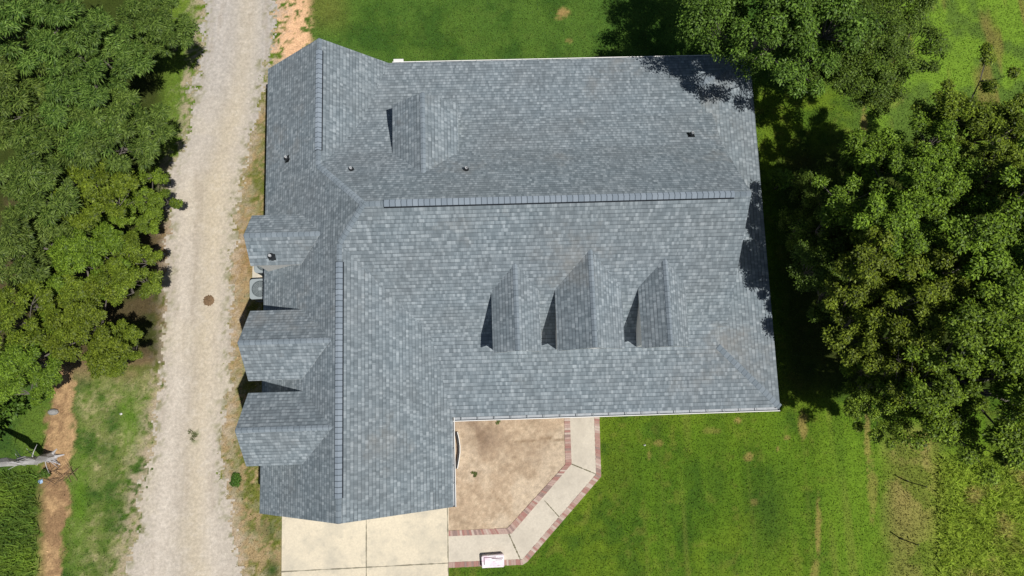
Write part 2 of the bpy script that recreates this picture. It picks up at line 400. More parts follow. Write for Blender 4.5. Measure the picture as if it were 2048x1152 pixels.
    kl = (1 - ss(np.abs(u - lane_c) + (n3 - .5) * 34, lane_w - 5, lane_w + 5)) * ss(v, 722, 745)
    c = mixc(c, mixc(np.zeros(sh) + lin(196, 168, 124, K), lin(158, 132, 98, K), ss(n2 * .5 + n6 * .5, .40, .6)), kl); veg = veg * (1 - .92 * kl)
    kf = (1 - ss(u, 60, 100)) * ss(v, 930, 960); c = mixc(c, mixc(np.zeros(sh) + lin(104, 136, 46, K), lin(82, 112, 40, K), ss(n2, .4, .6)), kf); hgt = np.where(kf > .5, .3, hgt)
    # east verge: dead weeds between drive and house
    R = np.interp(v, *GR_R); ke2 = ss(u, R - 14, R + 6) * (1 - ss(u, 560, 570)) * ss(v, 150, 190)
    c = mixc(c, mixc(np.zeros(sh) + lin(176, 160, 120, K), lin(120, 128, 58, K), ss(n2 * .5 + n6 * .5 + ss(u, 480, 520) * .05, .44, .56)), ke2)
    c = mixc(c, lin(206, 196, 168, K), ke2 * ss(n3 * .4 + n6 * .6, .54, .66) * .7)
    c = mixc(c, lin(104, 122, 52, K), ke2 * ss(n1 * .5 + n6 * .5, .46, .58) * .6); c = mixc(c, lin(168, 140, 100, K), ke2 * (blob(u, v, 500, 500, 30, 60)) * .8)
    c = mixc(c, lin(60, 92, 34, K), ke2 * (blob(u, v, 471, 962, 10, 14) + .6 * blob(u, v, 535, 1060, 24, 20) + blob(u, v, 545, 1140, 16, 20)))
    veg = veg * (1 - .45 * ke2)
    # gravel scatter next to the drive
    kk = ss(d, -44, 0) * ss(n3 * .4 + n6 * .6, .38, .56); c = mixc(c, lin(196, 184, 164, K), kk * .8); veg = veg * (1 - kk)
    # under the trees: leaf litter
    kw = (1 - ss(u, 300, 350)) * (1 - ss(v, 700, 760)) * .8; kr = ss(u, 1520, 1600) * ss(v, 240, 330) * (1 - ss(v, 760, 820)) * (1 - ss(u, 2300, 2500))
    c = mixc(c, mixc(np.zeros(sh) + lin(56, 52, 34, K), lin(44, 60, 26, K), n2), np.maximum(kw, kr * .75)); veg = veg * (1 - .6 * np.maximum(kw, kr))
    c = (c * .96 + c.mean(-1, keepdims=True) * .04) * np.array([1.12, 1.03, 1.0])
    return c, np.clip(veg, 0, 1), hgt, d, u, v

def axis(a, b, step, far):
    core = list(np.arange(a, b + step * .5, step)); g = []; s = step * 3; q = 0
    while q < far: q += s; g.append(q); s *= 1.5
    return np.array([a - k for k in reversed(g)] + core + [core[-1] + k for k in g])
X = axis(-25, 28, .09, 420); Y = axis(-11, 22, .09, 420)
XX, YY = np.meshgrid(X, Y)
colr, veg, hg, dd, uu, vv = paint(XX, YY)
nx, ny = len(X), len(Y)
def grid_obj(name, mat, mask=None, z=0.0, cols=None, relief=None):
    zz = np.full(XX.shape, z) if relief is None else relief
    vi = np.arange(nx * ny).reshape(ny, nx)
    q = np.stack([vi[:-1, :-1], vi[:-1, 1:], vi[1:, 1:], vi[1:, :-1]], -1).reshape(-1, 4)
    if mask is not None: q = q[mask[:-1, :-1].ravel()]
    used, inv = np.unique(q.ravel(), return_inverse=True)
    co = np.stack([XX.ravel()[used], YY.ravel()[used], zz.ravel()[used]], -1)
    me = bpy.data.meshes.new(name); me.vertices.add(len(used)); me.vertices.foreach_set('co', co.astype(np.float32).ravel())
    me.loops.add(len(inv)); me.loops.foreach_set('vertex_index', inv.astype(np.int32).ravel())
    me.polygons.add(len(q)); me.polygons.foreach_set('loop_start', np.arange(0, len(inv), 4, dtype=np.int32))
    at = me.color_attributes.new('col', 'FLOAT_COLOR', 'POINT'); c4 = np.ones((len(used), 4), dtype=np.float32); c4[:, :3] = cols.reshape(-1, 3)[used]; at.data.foreach_set('color', c4.ravel())
    me.materials.append(mat); me.update(calc_edges=True)
    o = bpy.data.objects.new(name, me); Cc.objects.link(o); return o
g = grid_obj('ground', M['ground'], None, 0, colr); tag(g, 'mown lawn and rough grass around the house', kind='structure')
# gravel drive
n2 = fbm(XX, YY, 1.6, 4, 71); n3 = fbm(XX, YY * .3, .5, 3, 77); n5 = fbm(XX, YY, .16, 2, 83)
gc = np.zeros(XX.shape + (3,)) + lin(207, 198, 185, .78)
trk = np.clip((uu - np.interp(vv, *GR_L)) / (np.interp(vv, *GR_R) - np.interp(vv, *GR_L)), 0, 1); gc = gc * (1 + .10 * (np.exp(-((trk - .27) / .10) ** 2) + np.exp(-((trk - .74) / .10) ** 2)) * (.5 + fbm(XX, YY * .2, .9, 3, 101)) - .07 * np.exp(-((trk - .5) / .1) ** 2))[..., None]
def mx(c, c2, k): return c * (1 - k[..., None]) + np.asarray(c2) * k[..., None]
gc = mx(gc, lin(190, 186, 182, .80), (1 - ss(vv, 120, 420)) * .7); gc = mx(gc, lin(214, 203, 180, .80), ss(n2, .42, .72) * .35 * ss(vv, 120, 300))
cen = blob(uu, 0, (np.interp(vv, *GR_L) + np.interp(vv, *GR_R)) / 2 + 22, 0, 26, 1); gc = mx(gc, lin(212, 196, 160, .80), cen * .35)
gc = mx(gc, lin(176, 164, 148, .80), ss(fbm(XX, YY * .12, .35, 3, 78), .60, .74) * .35); gc = mx(gc, lin(230, 222, 210, .80), ss(n5, .52, .8) * .3); gc = mx(gc, lin(180, 170, 156, .80), ss(.5 - n5, .0, .3) * .2)
gc = mx(gc, lin(130, 130, 86, .80), np.clip(1 - dd / 26, 0, 1) * ss(n5, .5, .64) * .8)
gc = mx(gc, lin(96, 116, 50, .80), np.clip(blob(uu, vv, 390, 872, 7, 12) * 1.3, 0, 1) * ss(n5, .4, .55))
rd = grid_obj('gravel_road', M['gravel'], (dd > 0) & (np.abs(YY) < 60), .006, gc, relief=.006 + .012 * fbm(XX, YY, .5, 3, 4)); tag(rd, 'pale gravel drive running past the west side of the house', kind='structure')

# ------------------------------------------------------------------ paving and bed
def slab(name, pts, z0, z1, mat, label):
    b = MB(); b.prism(pts, z0, z1); o = b.build(name, mat); return tag(o, label, kind='structure')
P2 = lambda *a: [(G(p, q).x, G(p, q).y) for p, q in a]
bed = P2((880, 815), (1136, 815), (1138, 930), (1020, 1062), (893, 1066)); 
# the bed as its own painted grid
def inpoly(x, y, poly):
    c = np.zeros(x.shape, bool); n = len(poly)
    for i in range(n):
        x0, y0 = poly[i]; x1, y1 = poly[(i + 1) % n]
        c ^= ((y0 > y) != (y1 > y)) & (x < (x1 - x0) * (y - y0) / (y1 - y0 + 1e-12) + x0)
    return c
bn = fbm(XX, YY, 1.3, 4, 91); bn2 = fbm(XX, YY, .25, 3, 95)
bc = np.zeros(XX.shape + (3,)) + lin(212, 194, 170, .80)
bc = mx(bc, lin(198, 176, 150, .80), ss(bn, .42, .6)); bc = mx(bc, lin(228, 208, 180, .8), ss(fbm(XX, YY, .12, 2, 97), .5, .7) * .5)
bc = mx(bc, lin(158, 138, 118, .80), np.clip(blob(uu, vv, 955, 880, 48, 34) + .8 * blob(uu, vv, 925, 850, 30, 20) + .5 * blob(uu, vv, 1085, 905, 45, 30), 0, 1) * (.35 + .8 * ss(bn, .35, .6)))
bc = mx(bc, lin(146, 126, 104, .80), ss(bn2, .55, .72) * .35)
crack = np.exp(-((vv - (892 - 14 * np.sin((uu - 1000) / 60)) + (bn2 - .5) * 8) / 1.8) ** 2) * ss(uu, 1010, 1040) * (1 - ss(uu, 1125, 1135)); bc = mx(bc, lin(128, 106, 80, .8), crack * .7)
crack = np.exp(-((vv - (975 + (uu - 980) * 1.25) + (bn2 - .5) * 10) / 2.2) ** 2) * ss(uu, 975, 985) * (1 - ss(uu, 1010, 1025)); bc = mx(bc, lin(140, 116, 90, .8), crack * .6)
bd = grid_obj('dirt_bed', M['dirt'], inpoly(XX, YY, bed), 0, bc, relief=.012 + .02 * bn); tag(bd, 'bare tan earth bed in the angle of the house', kind='structure')
DX = G(733, 1080); DY = G(700, 1132)
M['drive2'] = concrete_mat('cream_concrete_slabs', (.66, .595, .465), (.46, .43, .355), [(0, DX.x, 0.0), (1, DY.y, .012), (0, G(897, 1080).x - .02, 0.0)])
slab('driveway', P2((565, 1000), (897.5, 985), (896, 1700), (559, 1700)), -.1, .05, M['drive2'], 'cream concrete driveway in front of the garage gable')
o_in = [(1139, 815), (1143, 928), (1023, 1067), (896, 1072)]
o_out = [(1187.5, 815), (1192, 948), (1046, 1117), (1037, 1119), (896, 1124)]
J1a, J1b = G(1143, 928), G(1192, 948); J2a, J2b = G(1017, 1066), G(1045, 1128)
def walk_mat():
    m = M['walk']; return m
slab('walkway', P2(*o_in, *o_out[::-1]), -.1, .035, M['walk'], 'grey concrete path bending from driveway to front porch')
jb = MB()
for a, b_, w_ in ((J1a, J1b, .022), (J2a, J2b, .028), (G(1089, 1001), G(1122, 1038), .018)):
    d = (b_ - a); d.z = 0; d.normalize(); n = Vector((-d.y, d.x, 0)) * w_
    N = 14
    for i in range(N):
        p, q = a.lerp(b_, i / N), a.lerp(b_, (i + .9) / N); k = rnd.uniform(.5, 1.2)
        jb.poly([(p - n * k) + Vector((0, 0, .039)), (q - n * k) + Vector((0, 0, .039)), (q + n * k) + Vector((0, 0, .039)), (p + n * k) + Vector((0, 0, .039))])
tag(jb.build('path_joint', plain('mossy_joint', (.14, .13, .08), .95, .1, .4, 20)), 'dark mossy joints across the concrete path', kind='structure')
# brick edging: every brick laid across the strip
def edging(name, inner, outer, label):
    b = MB(); 
    for i in range(len(inner) - 1):
        a0, a1, c0, c1 = G(*inner[i]), G(*inner[i + 1]), G(*outer[i]), G(*outer[i + 1])
        L = (a1 - a0).length; n = max(1, int(L / .092))
        for k in range(n):
            t0, t1 = (k + .05) / n, (k + .95) / n; j = rnd.uniform(-.006, .006)
            q = [a0.lerp(a1, t0), a0.lerp(a1, t1), c0.lerp(c1, t1), c0.lerp(c1, t0)]; mi = rnd.choice((0, 0, 1, 1, 2, 3, 3, 4))
            b.prism([(p.x + j, p.y + j) for p in q], -.05, .045 + rnd.uniform(-.006, .012), mi)
    cs = [(.38, .235, .20), (.35, .19, .165), (.29, .205, .185), (.43, .31, .27), (.50, .41, .355)]
    o = b.build(name, [plain('paver_%s' % n, c, .9, .15, .25, 12) for n, c in zip(('rose', 'red', 'brown', 'pink', 'pale'), cs)]); tag(o, label, kind='structure')
edging('brick_edging', [(1128, 815), (1130.6, 929), (1015, 1056), (896, 1061)], [(1139, 815), (1143, 928), (1023, 1067), (896, 1072)], 'red brick edging between the path and the tan earth bed')
edging('brick_edging', [(1187.5, 815), (1192, 948), (1046, 1117)], [(1198, 815), (1202, 953), (1054, 1124)], 'red brick edging between the path and the lawn')
edging('brick_edging', [(1045, 1118), (896, 1124)], [(1046, 1129), (896, 1135)], 'red brick edging along the south side of the path')
slab('mortar_bed', P2((1128, 815), (1130.6, 929), (1015, 1056), (896, 1061), (896, 1135), (1046, 1129), (1054, 1124), (1202, 953), (1198, 815)), -.09, .022, plain('mortar', (.45, .38, .31), .95, .1, .2, 10), 'pale mortar under the path')

# ------------------------------------------------------------------ grass (stuff)
def blades(N, seed):
    r = np.random.default_rng(seed)
    x = r.uniform(-23, 26, N); y = r.uniform(-9, 20, N)
    c, vg, hh, d, u, v = paint(x, y)
    pav = inpoly(x, y, P2((560, 1000), (898, 1000), (898, 1055), (1010, 1050), (1125, 925), (1120, 780), (1203, 780), (1205, 956), (1050, 1133), (900, 1138), (899, 1700), (555, 1700)))
    bedm = inpoly(x, y, bed)
    hs = (x > -8.3) & (x < 10.5) & (y > -3.4) & (y < 13.4) & ~((x > -1.6) & (y < -.3))
    keep = (r.random(N) < vg) & ~pav & ~bedm & ~hs & (d < 4)
    x, y, c, hh = x[keep], y[keep], c[keep], hh[keep]; n = len(x)
    a = r.uniform(0, 2 * np.pi, n); ln = hh * r.uniform(.6, 1.4, n); wd = .006 + .022 * r.random(n); lean = r.uniform(.3, 1.1, n) * ln
    dx, dy = np.cos(a), np.sin(a)
    b0 = np.stack([x - dy * wd, y + dx * wd, np.zeros(n)], -1); b1 = np.stack([x + dy * wd, y - dx * wd, np.zeros(n)], -1)
    tp = np.stack([x + dx * lean, y + dy * lean, ln], -1)
    co = np.stack([b0, b1, tp], 1).reshape(-1, 3)
    k = r.uniform(.65, 1.45, n)[:, None]; c = np.clip(c * (1.08 + .3 * ss(hh, .08, .2))[:, None] * k * np.array([1, 1, 1]) + r.normal(0, .006, (n, 3)), .004, 1)
    return co, np.repeat(c, 3, axis=0)
co, cc = blades(420000, 3)
gm = np_mesh('grass', co, 3, M['grass'], cc); go = bpy.data.objects.new('grass', gm); Cc.objects.link(go)
tag(go, 'short and rough grass blades over lawn and verges', 'grass', kind='stuff')

# ------------------------------------------------------------------ house
E0 = 3.0; zN, zL, zR, zB = 5.274, 6.282, 7.203, 3.61
house = empty('house', (0, 0, 0), label='large house with slate blue shingle roof, dormers and cross gables', cat='house')
V = dict(NW=G(536, 138, E0), NAP=G(638, 76, zN), NEC=G(777, 126, E0), HN=G(635.5, 330, zN), PK=G(726, 407, zR), HS=G(678, 486, zL),
         SAP=G(676, 1048, zL), SW=G(519, 1027, E0), SEC=G(906, 1014, E0))
V['GA'] = G(1503, 386.5, zR)
yBN, yBS = 10.62, 2.59; xG = V['GA'].x; yR = V['PK'].y
xSE = V['SEC'].x
V['SVC'] = Vector((G(905, 834, E0).x, G(905, 835, E0).y, E0))
V['PSE'] = G(1560, 814, E0); V['NVC'] = V['NEC'].copy()
xE = V['PSE'].x; V['PNE'] = Vector((G(1505, 170, E0).x, G(1505, 110, E0).y, E0))
kz = (zL - zB) / (zL - E0); V['VB_S'] = Vector((V['SAP'].x + kz * (V['SEC'].x - V['SAP'].x), yBS, zB)); V['SX'] = V['SAP'].lerp(V['SEC'], kz)
kz = (zN - zB) / (zN - E0); V['VB_N'] = Vector((V['NAP'].x + kz * (V['NEC'].x - V['NAP'].x), yBN, zB)); V['NX'] = V['NAP'].lerp(V['NEC'], kz)
V['GBS'] = Vector((xG, yBS, zB)); yN1 = V['PK'].y + (zR - 4.82) * (yBN - V['PK'].y) / (zR - zB); yN2 = 10.95; zN1, zN2 = 4.82, 3.90
xn = lambda z: V['NAP'].x + (zN - z) / (zN - E0) * (V['NEC'].x - V['NAP'].x)
V['VB_N'] = Vector((xn(zN1), yN1, zN1)); V['VC_N'] = Vector((xn(zN2), yN2, zN2)); V['NX'] = V['NAP'].lerp(V['NEC'], (zN - zN1) / (zN - E0)); V['NY'] = V['NAP'].lerp(V['NEC'], (zN - zN2) / (zN - E0))
V['GBN'] = Vector((xG, yN1, zN1)); V['GCN'] = Vector((xG, yN2, zN2))
wx = 8.45; zs = 3.48
V['HES'] = Vector((wx, V['PSE'].y + (xE - wx), zs)); V['HEN'] = Vector((wx, V['PNE'].y - (V['PNE'].x - wx), zs))
V['BES'] = Vector((wx, yBS, zB)); sP2 = (zN2 - E0) / (V['PNE'].y - yN2); V['HEN'] = Vector((wx, V['PNE'].y - (zs - E0) / sP2, zs)); V['BEN'] = Vector((wx, yN2, zN2))
SAPn = Vector(V['SAP'])
faces = [
    ['SW', 'SAP', 'HS', 'W1'], ['W1', 'HS', 'PK', 'HN', 'W2'], ['W2', 'HN', 'NAP', 'NW'],   # west slope (built below with eave points)
    ['NAP', 'HN', 'VB_N', 'NX'], ['NX', 'VB_N', 'VC_N', 'NY'], ['NY', 'VC_N', 'NEC'],
    ['HN', 'PK', 'GA', 'GBN', 'VB_N'], ['VB_N', 'GBN', 'GCN', 'BEN', 'VC_N'],
    ['NEC', 'VC_N', 'BEN', 'HEN', 'PNE'],
    ['HEN', 'HES', 'PSE', 'PNE'],
    ['VB_S', 'SVC', 'PSE', 'HES', 'BES'],
    ['PK', 'HS', 'VB_S', 'BES', 'GBS', 'GA'],
    ['HS', 'SAP', 'SX', 'VB_S'], ['VB_S', 'SX', 'SEC', 'SVC'],
]
def eave_pt(y):
    t = (y - V['SW'].y) / (V['NW'].y - V['SW'].y); return V['SW'].lerp(V['NW'], t)
V['W1'] = eave_pt(V['HS'].y); V['W2'] = eave_pt(V['HN'].y)

def solid_roof(name, faces, V, th, parent, mats=None):
    """top faces + underside + fascia on the free edges"""
    b = MB(); edges = {}
    for f in faces:
        P = [V[k] for k in f]
        nz = sum(P[i].x * P[(i + 1) % len(P)].y - P[(i + 1) % len(P)].x * P[i].y for i in range(len(P)))
        if nz < 0: f = f[::-1]; P = P[::-1]
        b.poly(P, 0); b.poly([p - Vector((0, 0, th)) for p in P][::-1], 1)
        for i in range(len(f)): edges.setdefault(frozenset((f[i], f[(i + 1) % len(f)])), []).append((f[i], f[(i + 1) % len(f)]))
    for k, e in edges.items():
        if len(e) == 1:
            a, c = V[e[0][0]], V[e[0][1]]; dz = Vector((0, 0, th)); b.poly([a - dz, c - dz, c, a], 1)
    return b.build(name, mats or [M['shingle'], M['white']], parent)
solid_roof('roof', faces, V, .16, house)

def nrm(a, b, c):
    n = (b - a).cross(c - a); n.normalize(); return n if n.z > 0 else -n
nW = nrm(V['SW'], V['SAP'], V['NW']); nS = nrm(V['PK'], V['VB_S'], V['GBS']); nN = nrm(V['PK'], V['HN'], V['GBN'])
nEn = nrm(V['NAP'], V['HN'], V['NEC']); nEs = nrm(V['HS'], V['SAP'], V['SEC']); nPS = nrm(V['VB_S'], V['SVC'], V['PSE']); nPE = nrm(V['HES'], V['PSE'], V['PNE']); nPN = nrm(V['NEC'], V['VC_N'], V['PNE'])
def cap(name, a, b, nA, nB, wd, t, parent, vent=False):
    if not vent: wd *= .8
    a, b = Vector(a), Vector(b); d = (b - a).normalized(); m = MB(); L = (b - a).length
    up = Vector((0, 0, 1))
    def side(n):
        s = n.cross(d); s.normalize(); return s
    sA, sB = side(nA), side(nB)
    sA = sA if sA.z < 0 else -sA; sB = sB if sB.z < 0 else -sB
    tt = up * t
    e = .0 if not vent else 0
    for s, n in ((sA, nA), (sB, nB)):
        q = [a + tt, b + tt, b + s * wd + n * t, a + s * wd + n * t]; uv = [(0, 0), (L, 0), (L, wd), (0, wd)]
        if (q[1] - q[0]).cross(q[2] - q[0]).z < 0: q = q[::-1]; uv = uv[::-1]
        m.poly(q, 0, uv)
        o0, o1 = a + s * wd, b + s * wd
        m.poly([o0 - n * .01, o1 - n * .01, o1 + n * t, o0 + n * t], 1 if vent else 0, [(0, 0)] * 4)
        if vent: # dark slotted apron beside the cap
            k = .075; q = [o0 + n * .006, o1 + n * .006, o1 + s * k + n * .005, o0 + s * k + n * .005]
            if (q[1] - q[0]).cross(q[2] - q[0]).z < 0: q = q[::-1]
            m.poly(q, 1, [(0, 0)] * 4)
    for p in (a, b): m.poly([p + tt, p + sA * wd + nA * t, p + sA * wd, p + sB * wd, p + sB * wd + nB * t], 1 if vent else 0, [(0, 0)] * 5)
    return m.build(name, [M['cap'] if vent else M['cap2'], M['dark']], parent)
def along(a, b, px, axis_):      # point on the ridge a-b next to a surveyed mark
    a, b = V[a], V[b]; pa = survey(a.x, a.y, a.z); pb = survey(b.x, b.y, b.z); t = (px - pa[axis_]) / (pb[axis_] - pa[axis_]); return a.lerp(b, t)
cap('ridge_vent', along('NAP', 'HN', 99, 1), along('NAP', 'HN', 300, 1), nW, nEn, .115, .05, house, True)
cap('ridge_vent', along('PK', 'GA', 766, 0), along('PK', 'GA', 1469, 0), nN, nS, .115, .05, house, True)
cap('ridge_vent', along('HS', 'SAP', 525, 1), along('HS', 'SAP', 1000, 1), nW, nEs, .115, .05, house, True)
for a, b, n1_, n2_ in ((V['NAP'], along('NAP', 'HN', 99, 1), nW, nEn), (along('NAP', 'HN', 300, 1), V['HN'], nW, nEn), (V['HN'], V['PK'], nW, nN), (V['PK'], V['HS'], nW, nS),
                       (V['PK'], along('PK', 'GA', 766, 0), nN, nS), (along('PK', 'GA', 1469, 0), V['GA'], nN, nS), (V['HS'], along('HS', 'SAP', 525, 1), nW, nEs), (along('HS', 'SAP', 1000, 1), V['SAP'], nW, nEs),
                       (V['HES'], V['PSE'], nPS, nPE), (V['HEN'], V['PNE'], nPN, nPE)):
    cap('ridge_cap', a, b, n1_, n2_, .14, .012, house)

# walls under the eaves
def wallbox(b, x0, x1, y0, y1, z1): b.box((x0, y0, -.2), (x1, y1, z1))
b = MB(); wallbox(b, -8.22, -2.02, -3.25, 5.0, 2.84); wallbox(b, -8.22, -4.15, 5.0, 13.28, 2.84)
b.prism([(-4.15, 2.05), (8.45, 2.05), (8.45, 13.35), (-4.15, 13.35)], -.2, 2.84)
b.build('wall', M['wallbrick'], house)
def gable_wall(name, pts, axis_, t, mat, parent):
    b = MB(); off = Vector((t, 0, 0)) if axis_ == 0 else Vector((0, t, 0)); P = [Vector(p) for p in pts]
    b.poly(P); b.poly([p + off for p in P][::-1])
    for i in range(len(P)): q = P[(i + 1) % len(P)]; b.poly([P[i], P[i] + off, q + off, q])
    return b.build(name, mat, parent)
gable_wall('gable_wall', [(8.2, 2.0, 2.8), (8.2, 13.3, 2.8), (8.2, 10.9, 3.68), (8.2, yN1, 4.6), (8.2, yR, zR - .2), (8.2, 2.6, 3.4)], 0, .24, M['siding'], house)
gable_wall('gable_wall', [(-8.22, -3.0, 2.8), (-2.02, -3.0, 2.8), (-5.12, -3.0, zL - .2)], 1, -.24, M['siding'], house)
gable_wall('gable_wall', [(-8.22, 13.05, 2.8), (-4.15, 13.05, 2.8), (-6.2, 13.05, zN - .2)], 1, .22, M['siding'], house)
def opening(name, c, w_, h_, ax, mat, parent, out):
    f = MB(); x, y, z = c
    fr = .07; dep = .05
    def bx(mb, u0, u1, z0, z1, d0, d1, m=0):
        if ax == 0: mb.box((x + min(d0, d1), y + u0, z + z0), (x + max(d0, d1), y + u1, z + z1), m)
        else: mb.box((x + u0, y + min(d0, d1), z + z0), (x + u1, y + max(d0, d1), z + z1), m)
    bx(f, -w_ / 2 - fr, -w_ / 2, -fr, h_ + fr, 0, out * dep); bx(f, w_ / 2, w_ / 2 + fr, -fr, h_ + fr, 0, out * dep)
    bx(f, -w_ / 2, w_ / 2, h_, h_ + fr, 0, out * dep); bx(f, -w_ / 2, w_ / 2, -fr, 0, 0, out * (dep + .03))
    if name == 'window': bx(f, -w_ / 2, w_ / 2, h_ / 2 - .02, h_ / 2 + .02, 0, out * dep * .8)
    fo = f.build(name, M['white'], parent)
    g_ = MB(); bx(g_, -w_ / 2 + .002, w_ / 2 - .002, .002, h_ - .002, 0, out * .02); g_.build('pane' if name == 'window' else 'leaf_panel', mat, fo); return fo
for y_ in (-1.8, 8.5, 11.2): opening('window', (-8.22, y_, .9), 1.1, 1.4, 0, M['glass'], house, -1)
for x_ in (-3.0 + 4.2, 3.6, 6.4): opening('window', (x_, 2.05, .8), 1.1, 1.5, 1, M['glass'], house, -1)
opening('door', (2.4, 2.05, .1), .95, 2.1, 1, M['door'], house, -1)
opening('garage_door', (-5.1, -3.25, .08), 4.8, 2.2, 1, M['white'], house, -1)
for x_ in (-2, 1.5, 5): opening('window', (x_, 13.35, .9), 1.2, 1.4, 1, M['glass'], house, 1)
for y_ in (5, 8.5, 11.5): opening('window', (8.45, y_, .9), 1.1, 1.4, 0, M['glass'], house, 1)
# porch floor and square posts
b = MB(); b.prism([(-1.95, -.15), (10.55, -.15), (10.55, 13.3), (8.5, 13.3), (8.5, 2.0), (-1.95, 2.0)], -.1, .1); b.build('porch_floor', M['drive'], house)
for x_, y_ in ((-.2, -.05), (2.6, -.05), (5.3, -.05), (8.0, -.05), (10.42, -.05), (10.42, 3.2), (10.42, 6.5), (10.42, 9.8), (10.42, 13.1)):
    b = MB(); b.box((x_ - .09, y_ - .09, .1), (x_ + .09, y_ + .09, 2.86)); b.box((x_ - .13, y_ - .13, .1), (x_ + .13, y_ + .13, .26)); b.box((x_ - .13, y_ - .13, 2.7), (x_ + .13, y_ + .13, 2.83)); b.build('porch_post', M['white'], house)

# gutters: open channel with a white lip and hangers
def gutter(a, b, out, parent, hang=.62, w_=.125, full=True, debris=None):
    a, b = Vector(a), Vector(b); d = (b - a).normalized(); L = (b - a).length; o = Vector(out); m = MB()
    z1, z0 = -.025, -.145
    sec = [(.004, z1 - .01), (.004, z0), (w_ * .8, z0), (w_, z1), (w_ + .028, z1 + .004), (w_ + .028, z1 - .014), (w_ + .004, z1 - .02), (w_ * .82, z0 - .008), (.0, z0 - .008)]
    for i in range(len(sec) - 1):
        (r0, h0), (r1, h1) = sec[i], sec[i + 1]; q = [a + o * r0 + Vector((0, 0, h0)), b + o * r0 + Vector((0, 0, h0)), b + o * r1 + Vector((0, 0, h1)), a + o * r1 + Vector((0, 0, h1))]
        m.poly(q, 1 if i < 3 else 0)
    for p in (a, b): m.poly([p + o * r + Vector((0, 0, h)) for r, h in sec[:5]], 0)
    go_ = m.build('gutter', [M['white'], M['gutter_in']], parent)
    n = int(L / hang)
    for i in range(n):
        p = a + d * (hang * (i + .5)); h = MB(); s = .012
        q0 = p + o * .004 + Vector((0, 0, z1 + .012)); q1 = p + o * (w_ + .006) + Vector((0, 0, z1 + .012))
        h.poly([q0 - d * s, q0 + d * s, q1 + d * s, q1 - d * s]); h.poly([q0 - d * s - Vector((0, 0, .012)), q1 - d * s - Vector((0, 0, .012)), q1 + d * s - Vector((0, 0, .012)), q0 + d * s - Vector((0, 0, .012))]); h.build('gutter_hanger', M['acdark'], go_)
    return go_
gutter(V['SVC'] + Vector((.02, 0, 0)), V['PSE'], (0, -1, 0), house)
gutter(Vector((xSE, V['SVC'].y + .4, E0)), V['SEC'], (1, 0, 0), house, w_=.09)
gutter(V['NEC'] + Vector((.15, 0, 0)), V['PNE'], (0, 1, 0), house, w_=.035)
b = MB(); q = G(797, 122.5, 2.95); b.box((q.x - .2, q.y - .03, 2.72), (q.x + .2, q.y + .09, 2.97)); b.build('gutter_outlet', M['siding'], house)
b = MB(); b.tube([(q.x, q.y + .03, 2.75), (q.x, q.y - .05, 2.4), (q.x, 13.42, 2.2), (q.x, 13.42, .15)], .04, 6); b.build('downspout', M['white'], house)

# gabled roofs that stand on the big slopes (dormers and cross gables)
def gabled(kind, axis_, c, half, ridge_z, eave_z, front, side_n, dA, flip, win=True):
    """axis_ 1: ridge runs along y; 0: along x.  front = coordinate of the gable front; the back runs into the slope z=zfun(q)"""
    e = empty(kind, (0, 0, 0)); e.parent = house
    zf = dA                                                # inverse: coordinate on the slope at height z
    def pt(s, q, z): return Vector((c + s, q, z)) if axis_ == 1 else Vector((q, c + s, z))
    r0, r1 = pt(0, front, ridge_z), pt(0, zf(ridge_z) , ridge_z)
    VV = dict(RF=r0, RB=r1, AF=pt(-half, front, eave_z), AB=pt(-half, zf(eave_z), eave_z), BF=pt(half, front, eave_z), BB=pt(half, zf(eave_z), eave_z))
    solid_roof('dormer_roof' if kind == 'dormer' else 'gable_roof', [['AF', 'RF', 'RB', 'AB'], ['RF', 'BF', 'BB', 'RB']], VV, .10, e, [M['shingle'], M['white']])
    nA = nrm(VV['AF'], VV['RF'], VV['RB']); nB = nrm(VV['BF'], VV['RF'], VV['RB'])
    cap('ridge_cap', r0, r1, nA, nB, .13, .012, e)
    # walls
    sg = 1 if zf(eave_z) > front else -1; fw = front + sg * .16; hw = half - .07; s_ = (ridge_z - eave_z) / half
    b = MB(); zt = eave_z - .1 + .07 * s_
    F_ = [pt(-hw, fw, 2.95), pt(hw, fw, 2.95), pt(hw, fw, zt), pt(0, fw, ridge_z - .1), pt(-hw, fw, zt)]
    b.poly(F_)
    bk = zf(eave_z) + sg * .3
    for s in (-hw, hw): b.poly([pt(s, fw, 2.95), pt(s, bk, 2.95), pt(s, bk, zt), pt(s, fw, zt)])
    b.build('dormer_wall' if kind == 'dormer' else 'side_wall', M['siding'], e)
    if win:
        o = MB(); z0 = max(eave_z - 1.0, 3.75); z1 = eave_z + .02; wv = half * .42; d = -sg * .03
        for a0, a1, h0, h1 in ((-wv - .05, -wv, z0 - .05, z1 + .05), (wv, wv + .05, z0 - .05, z1 + .05), (-wv, wv, z1, z1 + .05), (-wv, wv, z0 - .05, z0)):
            A, B = pt(a0, fw + d, h0), pt(a1, fw - d * .2, h1); o.box([min(A[i], B[i]) for i in range(3)], [max(A[i], B[i]) for i in range(3)])
        wo = o.build('window', M['white'], e); g_ = MB(); A, B = pt(-wv + .002, fw + d * .4, z0 + .002), pt(wv - .002, fw - d * .1, z1 - .002); g_.box([min(A[i], B[i]) for i in range(3)], [max(A[i], B[i]) for i in range(3)]); g_.build('pane', M['glass'], wo)
    return e
ySlope = lambda z: V['PK'].y - (zR - z) * (V['PK'].y - yBS) / (zR - zB)
yNslope = lambda z: V['PK'].y + (zR - z) * (yBN - V['PK'].y) / (zR - zB)
def xWslope(z): return V['SW'].x + .05 + (z - E0) / .9348
